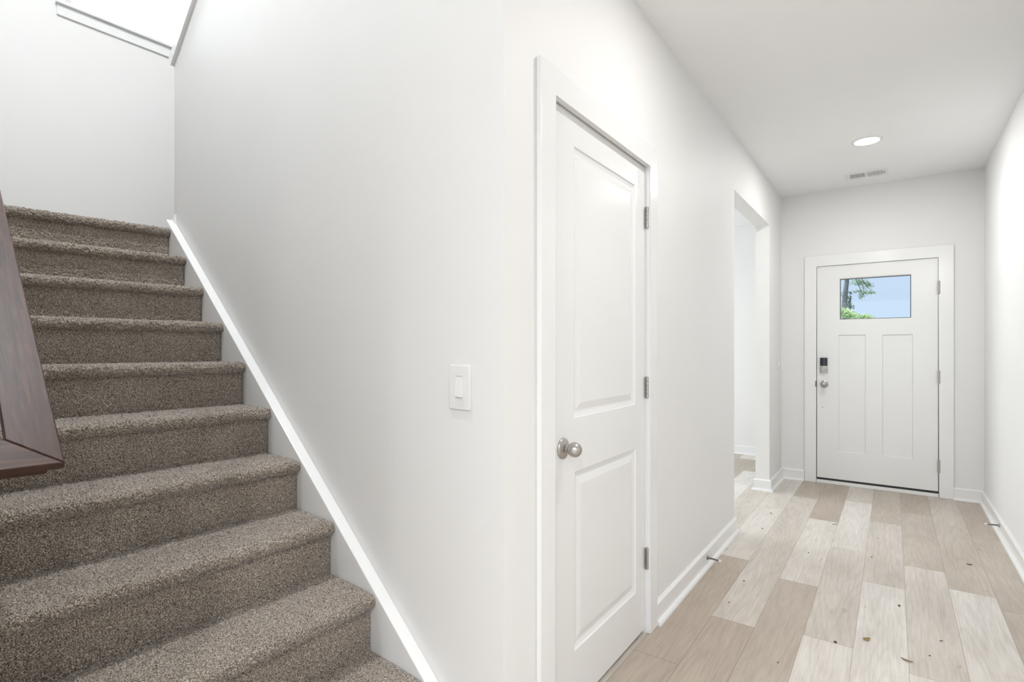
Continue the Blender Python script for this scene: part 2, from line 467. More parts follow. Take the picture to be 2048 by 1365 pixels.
# study seen through the wide opening
SY = 6.72
bm = BM()
box(bm, (-4.7, SY, 0), (XL - WT + 0.0, SY + 0.12, H)); box(bm, (XL - WT, YF, 0), (XL - WT + 0.1, SY + 0.12, H))
box(bm, (-4.7, 2.85, 0), (XL - WT, 2.95, H))
struct('wall_study', bm, M['wall'], 'pale wall of the bright room through the open doorway', 'wall')
bm = BM(); wall_with_hole_x(bm, 2.85, SY, -4.72, 0.1, 3.45, 5.75, 0.6, 2.4, H)
struct('wall_study_window', bm, M['wall'], 'pale window wall of the bright room beyond the open doorway', 'wall')
bm = BM(); box(bm, (-4.7, 2.85, H), (XL - WT, SY + 0.1, H + 0.2))
struct('ceiling_study', bm, M['ceiling'], 'white ceiling of the bright room through the open doorway', 'ceiling')

# ------------------------------------------------------------------ baseboards with shoe moulding
BH, BTK, SHOE = 0.100, 0.015, 0.017
def base_prof():                              # (out, z)
    p = [(0, 0), (BTK + SHOE, 0)]
    for i in range(1, 6):
        a = i / 5 * pi / 2
        p.append((BTK + SHOE * cos(a), SHOE * sin(a) * 1.15))
    p += [(BTK, BH - 0.010), (BTK - 0.009, BH), (0, BH)]
    return p
def baseboard(bm, path, out):
    """path: list of (x,y) along the wall; out: per-point offset direction (already mitred)"""
    pr = base_prof()
    rings = [[bm.verts.new((x + ox * a, y + oy * a, z)) for a, z in pr] for (x, y), (ox, oy) in zip(path, out)]
    n = len(pr)
    for A, B in zip(rings, rings[1:]):
        for i in range(n):
            j = (i + 1) % n
            bm.faces.new([A[i], A[j], B[j], B[i]])
    bm.faces.new(rings[0]); bm.faces.new(rings[-1][::-1])
bm = BM(); baseboard(bm, [(XL, CY1 + 0.088), (XL, OY0), (XL - WT, OY0)], [(1, 0), (1, 1), (-1, 1)])
struct('baseboard_left', bm, M['trim'], 'white baseboard between the closet door and the open doorway', 'baseboard')
bm = BM(); baseboard(bm, [(XL - WT, OY1), (XL, OY1), (XL, YF), (-0.6785, YF)], [(-1, -1), (1, -1), (1, -1), (0, -1)])
struct('baseboard_corner', bm, M['trim'], 'white baseboard around the wall end left of the front door', 'baseboard')
bm = BM(); baseboard(bm, [(0.4037, YF), (XR, YF), (XR, 2.3)], [(0, -1), (-1, -1), (-1, 0)])
struct('baseboard_right', bm, M['trim'], 'white baseboard along the right hallway wall', 'baseboard')
bm = BM(); baseboard(bm, [(-4.6, SY), (XL - WT, SY)], [(0, -1), (0, -1)])
struct('baseboard_study', bm, M['trim'], 'white baseboard in the room through the open doorway', 'baseboard')

# ------------------------------------------------------------------ doors
def frame_pts(P, a0, a1, top, w):             # U of casing: inner edges a0,a1,top; board width w; P(a,z) -> world point
    return [P(a0 - w, 0), P(a0 - w, top + w), P(a1 + w, top + w), P(a1 + w, 0), P(a1, 0), P(a1, top), P(a0, top), P(a0, 0)]
def panel_slab(bm, P, a0, a1, z0, z1, thick, panels, holes=()):
    """slab with moulded panels: P(a, z, d) -> world; d = out of the face. panels: (a0,a1,z0,z1,[(inset,depth)...])"""
    xs = sorted({a0, a1, *[v for p in panels for v in p[:2]], *[v for p in holes for v in p[:2]]})
    zs = sorted({z0, z1, *[v for p in panels for v in p[2:4]], *[v for p in holes for v in p[2:4]]})
    inside = lambda x, z, R: any(r[0] < x < r[1] and r[2] < z < r[3] for r in R)
    for xa, xb in zip(xs, xs[1:]):
        for za, zb in zip(zs, zs[1:]):
            xm, zm = (xa + xb) / 2, (za + zb) / 2
            if inside(xm, zm, holes): continue
            if not inside(xm, zm, panels):
                bm.faces.new([bm.verts.new(P(x, z, 0)) for x, z in ((xa, za), (xb, za), (xb, zb), (xa, zb))])
            bm.faces.new([bm.verts.new(P(x, z, -thick)) for x, z in ((xa, za), (xa, zb), (xb, zb), (xb, za))])
    for (pa, pb, pc, pd, steps) in panels:
        loops = [[(pa, pc, 0), (pb, pc, 0), (pb, pd, 0), (pa, pd, 0)]]
        for ins, dep in steps:
            loops.append([(pa + ins, pc + ins, dep), (pb - ins, pc + ins, dep), (pb - ins, pd - ins, dep), (pa + ins, pd - ins, dep)])
        for A, B in zip(loops, loops[1:]):
            for i in range(4):
                j = (i + 1) % 4
                bm.faces.new([bm.verts.new(P(*q)) for q in (A[i], A[j], B[j], B[i])])
        bm.faces.new([bm.verts.new(P(*q)) for q in loops[-1]])
    for (pa, pb, pc, pd) in [(a0, a1, z0, z1)] + [h[:4] for h in holes]:
        c = [(pa, pc), (pb, pc), (pb, pd), (pa, pd)]
        for i in range(4):
            j = (i + 1) % 4
            bm.faces.new([bm.verts.new(P(*c[i], 0)), bm.verts.new(P(*c[j], 0)), bm.verts.new(P(*c[j], -thick)), bm.verts.new(P(*c[i], -thick))])
    bmesh.ops.remove_doubles(bm, verts=bm.verts, dist=1e-5)
def knob_bm(center, axis, ball=0.045, r=0.0245, ros=0.0345):
    bm = BM()
    pr = [(ros, 0), (ros, 0.004), (ros - 0.002, 0.0075), (ros - 0.006, 0.010), (0.020, 0.0135), (0.0155, 0.016), (0.0125, 0.0165), (0.0115, 0.0225)]
    n = 14
    a0 = math.asin(0.0115 / r)
    for i in range(n + 1):
        a = a0 + (pi - a0) * i / n
        pr.append((r * sin(a) if i < n else 0.0, ball - r * cos(a)))
    lathe(bm, pr, center, axis, 40)
    return bm
def hinge_bm(base, out, along, h=0.092):
    """leaf against the jamb and the knuckle barrel with its joints"""
    bm = BM(); out = Vector(out); along = Vector(along); base = Vector(base); z = Vector((0, 0, 1))
    p = base - z * h / 2 - along * 0.011
    prism(bm, [p + out * 0.0005, p + along * 0.022 + out * 0.0005, p + along * 0.022 + out * 0.0025, p + out * 0.0025], z * h)
    c = base + out * 0.007
    prof = []
    seg = h / 5
    for i in range(5):
        za = -h / 2 + i * seg
        prof += [(0.0050, za), (0.0062, za + 0.0008), (0.0062, za + seg - 0.0008), (0.0050, za + seg)]
    prof = [(0.0, -h / 2 - 0.003), (0.0042, -h / 2 - 0.002)] + prof + [(0.0042, h / 2 + 0.002), (0.0, h / 2 + 0.003)]
    lathe(bm, prof, c, z, 20)
    return bm

# --- closet door
CF = XL - 0.0084                               # face of the slab
d1 = thing('door_1', (XL, (CY0 + CY1) / 2, 0), 'white two-panel closet door with a round nickel knob', 'door', kind='structure')
bm = BM(); prism(bm, frame_pts(lambda a, z: Vector((XL, a, z)), CY0, CY1, CZ, 0.085), (0.018, 0, 0), 0.003, 2)
obj('casing', bm, M['trim'], d1, smooth=True)
bm = BM()
pj = lambda a, z: Vector((XL - WT, a, z))
prism(bm, [pj(CY0 - JT, 0), pj(CY0 - JT, CZ + JT), pj(CY1 + JT, CZ + JT), pj(CY1 + JT, 0), pj(CY1, 0), pj(CY1, CZ), pj(CY0, CZ), pj(CY0, 0)], (WT + 0.001, 0, 0))
prism(bm, [Vector((CF - 0.037, *q)) for q in ((CY0, 0), (CY0, CZ), (CY1, CZ), (CY1, 0), (CY1 - 0.012, 0), (CY1 - 0.012, CZ - 0.012), (CY0 + 0.012, CZ - 0.012), (CY0 + 0.012, 0))], (-0.03, 0, 0))
obj('jamb', bm, M['trim'], d1)
mould = [(0.004, -0.0045), (0.018, -0.0085), (0.024, -0.0085), (0.048, -0.003), (0.051, -0.0028)]
bm = BM(); panel_slab(bm, lambda a, z, d: Vector((CF + d, a, z)), CY0 + 0.003, CY1 - 0.003, 0.017, CZ - 0.004, 0.035,
                      [(1.607, 2.139, 1.004, 1.929, mould), (1.612, 2.145, 0.209, 0.820, mould)])
obj('slab', bm, M['door'], d1)
obj('knob', knob_bm((CF, 1.529, 0.913), (1, 0, 0)), M['nickel'], d1, smooth=True, origin=(CF, 1.529, 0.913), label='round satin nickel door knob')
for hz in (1.811, 1.071, 0.326):
    obj('hinge', hinge_bm((XL - 0.004, CY1 - 0.001, hz), (1, 0, 0), (0, 1, 0)), M['nickel'], d1, smooth=True, origin=(XL, CY1, hz), label='satin nickel butt hinge')

# --- front door
DF = YF - 0.002
d2 = thing('door_2', ((FX0 + FX1) / 2, YF, 0), 'white front door with a small window and a keypad lock', 'door', kind='structure')
bm = BM(); prism(bm, frame_pts(lambda a, z: Vector((a, YF, z)), FX0, FX1, FZ, 0.0965), (0, -0.018, 0), 0.003, 2)
obj('casing', bm, M['trim'], d2, smooth=True)
bm = BM()
pj = lambda a, z: Vector((a, YF + 0.16, z))
prism(bm, [pj(FX0 - JT, 0), pj(FX0 - JT, FZ + JT), pj(FX1 + JT, FZ + JT), pj(FX1 + JT, 0), pj(FX1, 0), pj(FX1, FZ), pj(FX0, FZ), pj(FX0, 0)], (0, -0.161, 0))
obj('jamb', bm, M['trim'], d2)
bm = BM()
prism(bm, [Vector((x, YF + 0.048, z)) for x, z in ((FX0, 0.03), (FX0, FZ), (FX1, FZ), (FX1, 0.03), (FX1 - 0.014, 0.03), (FX1 - 0.014, FZ - 0.014), (FX0 + 0.014, FZ - 0.014), (FX0 + 0.014, 0.03))], (0, 0.03, 0))
obj('weatherstrip', bm, M['dark'], d2)
shk = [(0.006, -0.009)]
WX0, WX1, WZ_0, WZ_1 = -0.400, 0.132, 1.500, 1.880
bm = BM(); panel_slab(bm, lambda a, z, d: Vector((a, DF - d, z)), FX0 + 0.0045, FX1 - 0.0045, 0.050, FZ - 0.005, 0.044,
                      [(-0.406, -0.198, 0.302, 1.366, shk), (-0.077, 0.139, 0.300, 1.364, shk)], [(WX0, WX1, WZ_0, WZ_1)])
obj('slab', bm, M['door'], d2)
bm = BM()                                     # frame around the lite: raised lip and recess
def ring(bm, lo, hi, w, y0, y1):
    (x0, z0), (x1, z1) = lo, hi
    o = [(x0, z0), (x1, z0), (x1, z1), (x0, z1)]; i = [(x0 + w, z0 + w), (x1 - w, z0 + w), (x1 - w, z1 - w), (x0 + w, z1 - w)]
    V = [[bm.verts.new((x, y, z)) for x, z in q] for q, y in ((o, y0), (i, y0), (i, y1), (o, y1))]
    for A, B in zip(V, V[1:] + V[:1]):
        for k in range(4):
            bm.faces.new([A[k], A[(k + 1) % 4], B[(k + 1) % 4], B[k]])
ring(bm, (WX0, WZ_0), (WX1, WZ_1), 0.006, DF + 0.006, DF + 0.040)
obj('window_frame', bm, M['trim'], d2)
bm = BM(); box(bm, (WX0 + 0.004, DF + 0.024, WZ_0 + 0.004), (WX1 - 0.004, DF + 0.028, WZ_1 - 0.004))
obj('glass_pane', bm, M['glass'], d2)
bm = BM(); ring(bm, (WX0 + 0.004, WZ_0 + 0.004), (WX1 - 0.004, WZ_1 - 0.004), 0.0075, DF + 0.018, DF + 0.034)
obj('window_reveal_shade', bm, M['reveal_shade'], d2)  # grey ring paints the shade of the recessed reveal round the glass
bm = BM(); box(bm, (FX0 + 0.001, YF - 0.016, 0), (FX1 - 0.001, YF + 0.12, 0.030), 0.004, 2)
obj('threshold', bm, M['plastic'], d2)
bm = BM(); box(bm, (FX0 + 0.005, DF + 0.006, 0.030), (FX1 - 0.005, DF + 0.040, 0.050))
obj('door_sweep', bm, M['dark'], d2)
obj('knob', knob_bm((-0.517, DF, 0.914), (0, -1, 0), 0.045, 0.0245, 0.033), M['nickel'], d2, smooth=True, origin=(-0.517, DF, 0.914), label='round satin nickel door knob')
lock = bm = BM()
def rounded_slab(bm, x0, x1, z0, z1, y, d, bulge, n=10):
    """plate whose face bows outwards across its width"""
    cols = []
    for i in range(n + 1):
        s = i / n; x = x0 + (x1 - x0) * s
        dd = d + bulge * (1 - (2 * s - 1) ** 2)
        cols.append([bm.verts.new((x, yy, z)) for yy, z in ((y, z0), (y - dd + 0.002, z0), (y - dd, z0 + 0.002), (y - dd, z1 - 0.002), (y - dd + 0.002, z1), (y, z1))])
    for A, B in zip(cols, cols[1:]):
        for k in range(6):
            bm.faces.new([A[k], A[(k + 1) % 6], B[(k + 1) % 6], B[k]])
    bm.faces.new(cols[0]); bm.faces.new(cols[-1][::-1])
lx0, lx1, lz0, lz1 = -0.550, -0.490, 1.019, 1.157
rounded_slab(bm, lx0, lx1, lz0, lz0 + 0.065, DF, 0.020, 0.005)
lk = obj('keypad_lock', bm, M['nickel'], d2, smooth=True, origin=(-0.52, DF, 1.02), label='keypad deadbolt, nickel below a glossy black cover')
bm = BM(); rounded_slab(bm, lx0 + 0.0012, lx1 - 0.0012, lz0 + 0.066, lz1, DF, 0.022, 0.007)
obj('lock_cover', bm, M['black_gloss'], lk, smooth=True)
bm = BM(); lathe(bm, [(0.022, 0.018), (0.022, 0.027), (0.019, 0.030), (0.016, 0.030), (0.0155, 0.026), (0, 0.026)], (-0.520, DF, 1.047), (0, -1, 0), 28)
box(bm, (-0.535, DF - 0.040, 1.0425), (-0.505, DF - 0.024, 1.0515), 0.003, 2)
obj('thumb_turn', bm, M['nickel'], lk, smooth=True)
bm = BM(); box(bm, (FX0 - 0.010, YF - 0.0195, 0.887), (FX0 + 0.0015, YF - 0.004, 0.942), 0.002, 2)
obj('strike_plate', bm, M['steel'], d2)
bm = BM(); lathe(bm, [(0.0045, -0.0005), (0.0045, 0.0006), (0.0, 0.0008)], (-0.531, DF, 0.700), (0, -1, 0), 12)
obj('screw', bm, M['steel'], d2)
for hz in (1.750, 1.004, 0.262):
    obj('hinge', hinge_bm((FX1 - 0.001, YF - 0.016, hz), (0, -1, 0), (1, 0, 0), 0.108), M['nickel'], d2, smooth=True, origin=(FX1, YF, hz), label='satin nickel butt hinge')

# ------------------------------------------------------------------ stair window, sill and apron
w1 = thing('window_1', S(BT, -0.1, 3.4, BSK), 'bright white window high above the stair landing', 'window', kind='structure')
def bprism(bm, wa, wb, za, zb, ta, tb, bev=0.0):
    prism(bm, [S(BT + ta, wa, za, BSK), S(BT + ta, wb, za, BSK), S(BT + tb, wb, za, BSK), S(BT + tb, wa, za, BSK)], (0, 0, zb - za), bev, 2)
bm = BM(); bprism(bm, 0.388, -0.668, 3.435, WZ0 - 0.020, -0.014, 0.0, 0.002)
obj('apron', bm, M['trim'], w1)
bm = BM(); bprism(bm, 0.396, -0.676, WZ0 - 0.020, WZ0, -0.036, 0.0, 0.004); bprism(bm, WW0 - 0.001, WW1 + 0.001, WZ0 - 0.020, WZ0, -0.001, 0.075)
obj('sill', bm, M['trim'], w1)
bm = BM()
for wa, wb, za, zb in ((WW0, WW0 - 0.045, WZ0, WZ1), (WW1 + 0.045, WW1, WZ0, WZ1), (WW0 - 0.045, WW1 + 0.045, WZ0, WZ0 + 0.04), (WW0 - 0.045, WW1 + 0.045, WZ1 - 0.045, WZ1)):
    bprism(bm, wa, wb, za, zb, 0.07, 0.125)
obj('sash_frame', bm, M['plastic'], w1)
bm = BM(); bprism(bm, WW0 - 0.04, WW1 + 0.04, WZ0 + 0.035, WZ1 - 0.04, 0.095, 0.100)
obj('glass_pane', bm, M['glass'], w1)

# sloped cap on the stair wall
UP = Vector((0, 0, 1))
bm = BM()
sl = (SD + UP * -CAP_M).normalized()          # down the slope, towards the landing
nrm = (UP * 1 + SD * CAP_M).normalized()
def cap_board(bm, w0, w1_, h0, h1, ext):
    a = S(CAP_T + ext, w0, cap_z(CAP_T + ext)); b = S(CAP_T + ext, w1_, cap_z(CAP_T + ext))
    L = -sl * 3.2
    prism(bm, [a + nrm * h0, b + nrm * h0, b + nrm * h1, a + nrm * h1], L, 0.003, 2)
cap_board(bm, 0.018, WB - 0.018, 0.0, 0.062, 0.006)
cap_board(bm, 0.011, WB - 0.011, 0.062, 0.088, 0.000)
struct('trim_2', bm, M['trim'], 'white sloping cap on top of the stair wall', 'trim', smooth=True)

# ------------------------------------------------------------------ carpeted staircase
RUN, RISE, T1, Z1, SKT = 0.2492, 0.1901, 2.5256, 1.916, 0.0449
NR = 0.021                                     # nosing radius
def skew(k): return radians(2.8 - 0.93 * (k - 1))
stairs = thing('staircase', S(0.3, 0.55, 0), 'flight of stairs in brown-grey speckled carpet climbing to a landing', 'stairs')
nrg = np.random.default_rng(3)
def smooth2(a):
    b = a.copy()
    b[1:-1, :] = (a[:-2, :] + 2 * a[1:-1, :] + a[2:, :]) / 4
    c = b.copy()
    c[:, 1:-1] = (b[:, :-2] + 2 * b[:, 1:-1] + b[:, 2:]) / 4
    return c
def carpet(name, prof, skews, w0, w1_, step, amp):
    """prof: polyline of (t, z) with per-point skew; swept from w0 to w1_, covered with short tufts"""
    pts = np.array(prof, float); sk = np.array(skews, float)
    seg = np.hypot(*(np.diff(pts, axis=0).T)); cum = np.concatenate([[0], np.cumsum(seg)])
    n = max(3, int(cum[-1] / step)); s = np.linspace(0, cum[-1], n)
    t = np.interp(s, cum, pts[:, 0]); z = np.interp(s, cum, pts[:, 1]); k = np.interp(s, cum, sk)
    dt, dz = np.gradient(t, s), np.gradient(z, s)
    nt, nz = dz, -dt                            # outward normal of the profile (t falls, walking from back to nose)
    m = int((w1_ - w0) / step); w = np.linspace(w0, w1_, m)
    r = nrg.standard_normal((n, m))
    tuft = smooth2(r); tuft /= tuft.std()
    coarse = smooth2(smooth2(smooth2(nrg.standard_normal((n, m))))); coarse /= coarse.std()
    disp = amp * np.clip(0.75 * tuft + 0.5 * r * 0.5 + 0.35 * coarse, -2.2, 2.2)
    fall = np.minimum(1, np.minimum(np.arange(m), np.arange(m)[::-1]) / 3.0)   # tucked in at both ends
    disp = disp * (0.4 + 0.6 * fall)[None, :] - 0.004 * (1 - fall)[None, :]
    jt = amp * 0.5 * nrg.standard_normal((n, m))
    T = t[:, None] + w[None, :] * np.tan(k)[:, None] + nt[:, None] * disp
    Z = z[:, None] + nz[:, None] * disp
    W = np.broadcast_to(w[None, :], (n, m)) + jt * fall[None, :]
    org = np.array(stairs.location)
    X = P0.x + SD.x * T + SN.x * W - org[0]; Y = P0.y + SD.y * T + SN.y * W - org[1]
    co = np.stack([X, Y, Z - org[2]], -1).reshape(-1, 3)
    i = np.arange(n * m).reshape(n, m)
    quads = np.stack([i[:-1, :-1], i[:-1, 1:], i[1:, 1:], i[1:, :-1]], -1).reshape(-1, 4)
    me = bpy.data.meshes.new(name)
    me.vertices.add(n * m); me.vertices.foreach_set('co', co.ravel())
    q = len(quads)
    me.loops.add(q * 4); me.loops.foreach_set('vertex_index', quads.ravel().astype(np.int32))
    me.polygons.add(q); me.polygons.foreach_set('loop_start', np.arange(0, q * 4, 4, dtype=np.int32))
    me.update(calc_edges=True); me.validate()
    me.shade_smooth()
    me.materials.append(M['carpet'])
    o = bpy.data.objects.new(name, me); COL.objects.link(o); o.parent = stairs
    return o
def tip(k): return T1 - RUN * (k - 1), Z1 - RISE * (k - 1)
for k in range(1, 11):
    tk, zk = tip(k); st = 0.0027 if k >= 5 else 0.0031
    back = BT - 0.002 if k == 1 else tip(k - 1)[0] + 0.030
    bsk = BSK if k == 1 else skew(k - 1)
    s0 = skew(k)
    prof, sks = [(back, zk + NR - 0.003)], [bsk]
    if k > 1:
        prof.append((back - 0.03, zk + NR - 0.001)); sks.append(bsk * .8 + s0 * .2)
    prof.append((tk + 0.09, zk + NR + 0.001)); sks.append(s0)
    for i in range(0, 11):                      # rounded nosing, tucked back under
        a = pi / 2 - i / 10 * pi * 1.05
        prof.append((tk + NR - NR * cos(a), zk + NR * sin(a) * (1.0 if a > 0 else 1.15))); sks.append(s0)
    prof.append((tk + 0.034, zk - NR * 1.05)); sks.append(s0)
    carpet('tread', prof, sks, SKT + 0.001, SW - 0.004, st, 0.0023)
    zb = 0.004 if k == 10 else tip(k + 1)[1] + NR - 0.006
    carpet('riser', [(tk + 0.030, zk - NR * 0.9), (tk + 0.029, (zk + zb) / 2), (tk + 0.030, zb)], [s0] * 3, SKT + 0.001, SW - 0.004, st, 0.0014)
# carcass beneath the carpet, and the upper flight behind the stair wall
bm = BM()
pts = [(0.42, 0.0)]
for k in range(10, 0, -1):
    tk, zk = tip(k)
    pts += [(tk + 0.13, zk - 0.01)] if k < 10 else [(0.42, zk - 0.01)]
    nt_ = tip(k - 1)[0] + 0.13 if k > 1 else BT - 0.09
    pts += [(nt_, zk - 0.01)]
pts += [(BT - 0.09, 0.0)]
prism(bm, [S(t, SKT + 0.06, z) for t, z in pts], SN * (SW - SKT - 0.10))
obj('carcass', bm, M['void'], stairs)
bm = BM()
pts = [(BT - 0.1, Z1 - 0.25), (BT - 0.1, Z1), (2.55, Z1)]
t_, z_ = 2.55, Z1
for i in range(10):
    z_ += RISE; pts.append((t_, z_)); t_ -= RUN; pts.append((t_, z_))
pts += [(t_, z_ - 0.3), (2.60, Z1 - 0.28)]
prism(bm, [S(t, WB - 0.002, z) for t, z in pts], SN * -0.99)
prism(bm, [S(t, w, Z1 - 0.25) for t, w in ((CAP_T + 0.01, 0.03), (BT - 0.1, 0.03), (BT - 0.1, WB), (CAP_T + 0.01, WB))], (0, 0, 0.262))
obj('upper_flight', bm, M['carpet'], stairs)

# skirt board: thick white ledge following the slope
SL_ = RISE / RUN
def sk_z(t): return Z1 + (t - T1) * SL_ + 0.023
bm = BM()
te = CAP_T - 0.012
prism(bm, [S(0.0, 0.0005, 0), S(0.62, 0.0005, 0), S(te, 0.0005, sk_z(te) - 0.42), S(te, 0.0005, sk_z(te)), S(0.0, 0.0005, sk_z(0.0))], SN * (SKT - 0.0015), 0.003, 2)
box_pts = [S(te - 0.035, 0.0003, sk_z(te) - 0.3), S(te + 0.012, 0.0003, sk_z(te) - 0.3), S(te + 0.012, 0.0003, 2.03), S(te - 0.035, 0.0003, 2.03)]
prism(bm, box_pts, SN * 0.013, 0.002, 1)
struct('trim_1', bm, M['trim'], 'white sloping skirt board between the stairs and the wall', 'trim', smooth=True)

# ------------------------------------------------------------------ handrail
HC = S(0.213, 0.9055, 1.042)
RM = 0.763; RA = math.atan(RM)
AD = SD * cos(RA) + UP * sin(RA); AN = SN.copy(); AU = (UP * cos(RA) - SD * sin(RA))
RWD = 0.0715; RLEN = 3.1; WALLN = SW - 0.9055 - 0.0005
hr = thing('handrail', HC, 'dark brown stained wood handrail sloping along the left side of the stairs', 'handrail')
def rail_mesh(name, poly, low):
    bm = BM()
    uvl = bm.loops.layers.uv.new('UVMap')
    def P(a, n, u): return HC + AD * a + AN * n + AU * u
    for pl, u0, u1 in ((poly, -0.015, 0.0), (low, -0.042, -0.014)):
        prism(bm, [P(a, n, u0) for a, n in pl], AU * (u1 - u0), 0.0025, 2)
    for f in bm.faces:
        for lp in f.loops:
            q = lp.vert.co - HC
            a, n, u = q.dot(AD), q.dot(AN), q.dot(AU)
            lp[uvl].uv = (a, n + u * 0.7) if name == 'rail' else (n + 5.3, a + u * 0.7)
    return obj(name, bm, M['wood'], hr, smooth=True)
i_ = 0.018
rail_mesh('rail', [(0, 0), (RLEN, 0), (RLEN, RWD), (RWD, RWD)], [(i_, i_), (RLEN, i_), (RLEN, RWD - i_), (RWD - i_, RWD - i_)])
rail_mesh('wall_return', [(0, 0), (RWD, RWD), (RWD, WALLN), (0, WALLN)], [(i_, i_), (RWD - i_, RWD - i_), (RWD - i_, WALLN), (i_, WALLN)])

# ------------------------------------------------------------------ light switches
def light_switch(name, P, w, h, label, rock=(0.33, 0.66, 0.265, 0.72)):
    """P(a, z, d): a across, z up, d out; (0,0) = centre"""
    t = thing(name, P(0, -h / 2, 0), label, 'light switch')
    def rb(a0, a1, z0, z1, d0, d1, bev):
        bm = BM(); prism(bm, [P(a0, z0, d0), P(a1, z0, d0), P(a1, z1, d0), P(a0, z1, d0)], P(0, 0, d1) - P(0, 0, d0), bev, 2); return bm
    obj('plate', rb(-w / 2, w / 2, -h / 2, h / 2, 0.0, 0.0065, 0.0035), M['plastic'], t, smooth=True)
    a0, a1 = (rock[0] - .5) * w, (rock[1] - .5) * w; z0, z1 = (.5 - rock[3]) * h, (.5 - rock[2]) * h
    obj('gap_shade', rb(a0 - 0.0003, a1 + 0.0003, z0 - 0.0022, z1 + 0.0022, 0.006, 0.0067, 0), M['shade_plastic'], t)  # grey strips stand in for the shaded gap above and below the rocker
    bm = BM()
    prism(bm, [P(a0, z0, 0.006), P(a0, z0, 0.0125), P(a0, z1, 0.0080), P(a0, z1, 0.006)], P(a1, 0, 0) - P(a0, 0, 0), 0.0008, 2)
    obj('rocker', bm, M['plastic'], t, smooth=True)
    for zz in (h * 0.36, -h * 0.365):
        bm = BM(); c = P(0, zz, 0.0062); ax = (P(0, 0, 1) - P(0, 0, 0))
        lathe(bm, [(0.0032, 0), (0.0032, 0.0006), (0.0, 0.0009)], c, ax, 14)
        prism(bm, [P(-0.0004, zz - 0.0028, 0.0066), P(0.0004, zz - 0.0028, 0.0066), P(0.0004, zz + 0.0028, 0.0066), P(-0.0004, zz + 0.0028, 0.0066)], ax * 0.0006)
        obj('screw', bm, M['plastic'], t, smooth=True)
    return t
light_switch('light_switch', lambda a, z, d: S(0.1695 - a, d, 1.126 + z), 0.089, 0.133, 'white rocker light switch on the wall beside the stairs')
light_switch('light_switch', lambda a, z, d: Vector((XL + d, 5.545 + a, 1.105 + z)), 0.085, 0.130, 'white light switch in the far corner left of the front door')

# ------------------------------------------------------------------ ceiling light, added unseen lamps, air register
cl_ = thing('ceiling_light', (-0.149, 4.478, H), 'round recessed ceiling light, lit, above the front hallway', 'ceiling light')
bm = BM(); lathe(bm, [(0.092, 0.0), (0.092, 0.003), (0.087, 0.006), (0.076, 0.007), (0.073, 0.004), (0.073, 0.0)], (-0.149, 4.478, H), (0, 0, -1), 48, caps=False)
obj('trim_ring', bm, M['plastic'], cl_, smooth=True)
bm = BM(); lathe(bm, [(0.0745, 0.0005), (0.0735, 0.004), (0.055, 0.006), (0.0, 0.0068)], (-0.149, 4.478, H), (0, 0, -1), 48)
obj('lens', bm, M['lens'], cl_, smooth=True)
def lamp_or_fill_disk(x, y, w, c=(1.0, 0.992, 0.98), H=H):
    o = lamp('lamp_or_fill_disk', 'AREA', (x, y, H - 0.010), (x, y, 0), w, c, (0.13, 0.13)); o.data.shape = 'DISK'
lamp_or_fill_disk(-0.149, 4.478, 12)
for q, w in ((S(1.2, 0.85), 78),):       # unseen lamp added high in the stairwell to brighten its walls and treads
    lamp_or_fill_disk(q.x, q.y, w, (0.95, 0.975, 1.0), TOPZ)
lamp_or_fill_disk(-0.149, 2.0, 9.5)  # unseen lamp added to lift the hall's light, without a fixture
for x, y in ((0.6, -1.2), (-1.6, -1.2), (2.6, -1.2), (0.6, -3.4), (-1.6, -3.4)):
    lamp_or_fill_disk(x, y, 43)  # unseen lamps added behind the camera to light treads and hall

vx0, vx1, vy0, vy1 = -0.329, -0.036, 5.222, 5.424
vt = thing('air_vent', ((vx0 + vx1) / 2, (vy0 + vy1) / 2, H), 'white metal air register in the ceiling near the front door', 'vent')
bm = BM()
sx0, sx1, sy0, sy1 = vx0 + 0.034, vx1 - 0.030, vy0 + 0.035, vy1 - 0.035
zz = H - 0.007
for lo_, hi_ in (((vx0, vy0), (vx1, sy0)), ((vx0, sy1), (vx1, vy1)), ((vx0, sy0), (sx0, sy1)), ((sx1, sy0), (vx1, sy1)), (((sx0 + sx1) / 2 - 0.007, sy0), ((sx0 + sx1) / 2 + 0.007, sy1))):
    box(bm, (lo_[0], lo_[1], zz), (hi_[0], hi_[1], H))
obj('frame', bm, M['plastic'], vt)
bm = BM(); box(bm, (sx0, sy0, H - 0.0012), (sx1, sy1, H - 0.0004))
obj('duct_shade', bm, M['void'], vt)  # flat dark sheet painted as the shade inside the duct
bm = BM()
mid = (sx0 + sx1) / 2
for a, b, sgn in ((sx0, mid - 0.007, -1), (mid + 0.007, sx1, 1)):
    for i in range(10):
        x = a + (b - a) * (i + 0.5) / 10
        prism(bm, [(x - 0.0030 - 0.001 * sgn, sy0, zz + 0.0002), (x + 0.0030 - 0.001 * sgn, sy0, zz + 0.0002), (x + 0.0030 + 0.002 * sgn, sy0, H - 0.0013), (x - 0.0014 + 0.002 * sgn, sy0, H - 0.0013)], (0, sy1 - sy0, 0))
obj('louvers', bm, M['plastic'], vt)
bm = BM(); box(bm, (sx1 + 0.006, (vy0 + vy1) / 2 - 0.018, H - 0.0105), (sx1 + 0.010, (vy0 + vy1) / 2 + 0.018, H - 0.0068))
obj('lever', bm, M['dark'], vt)

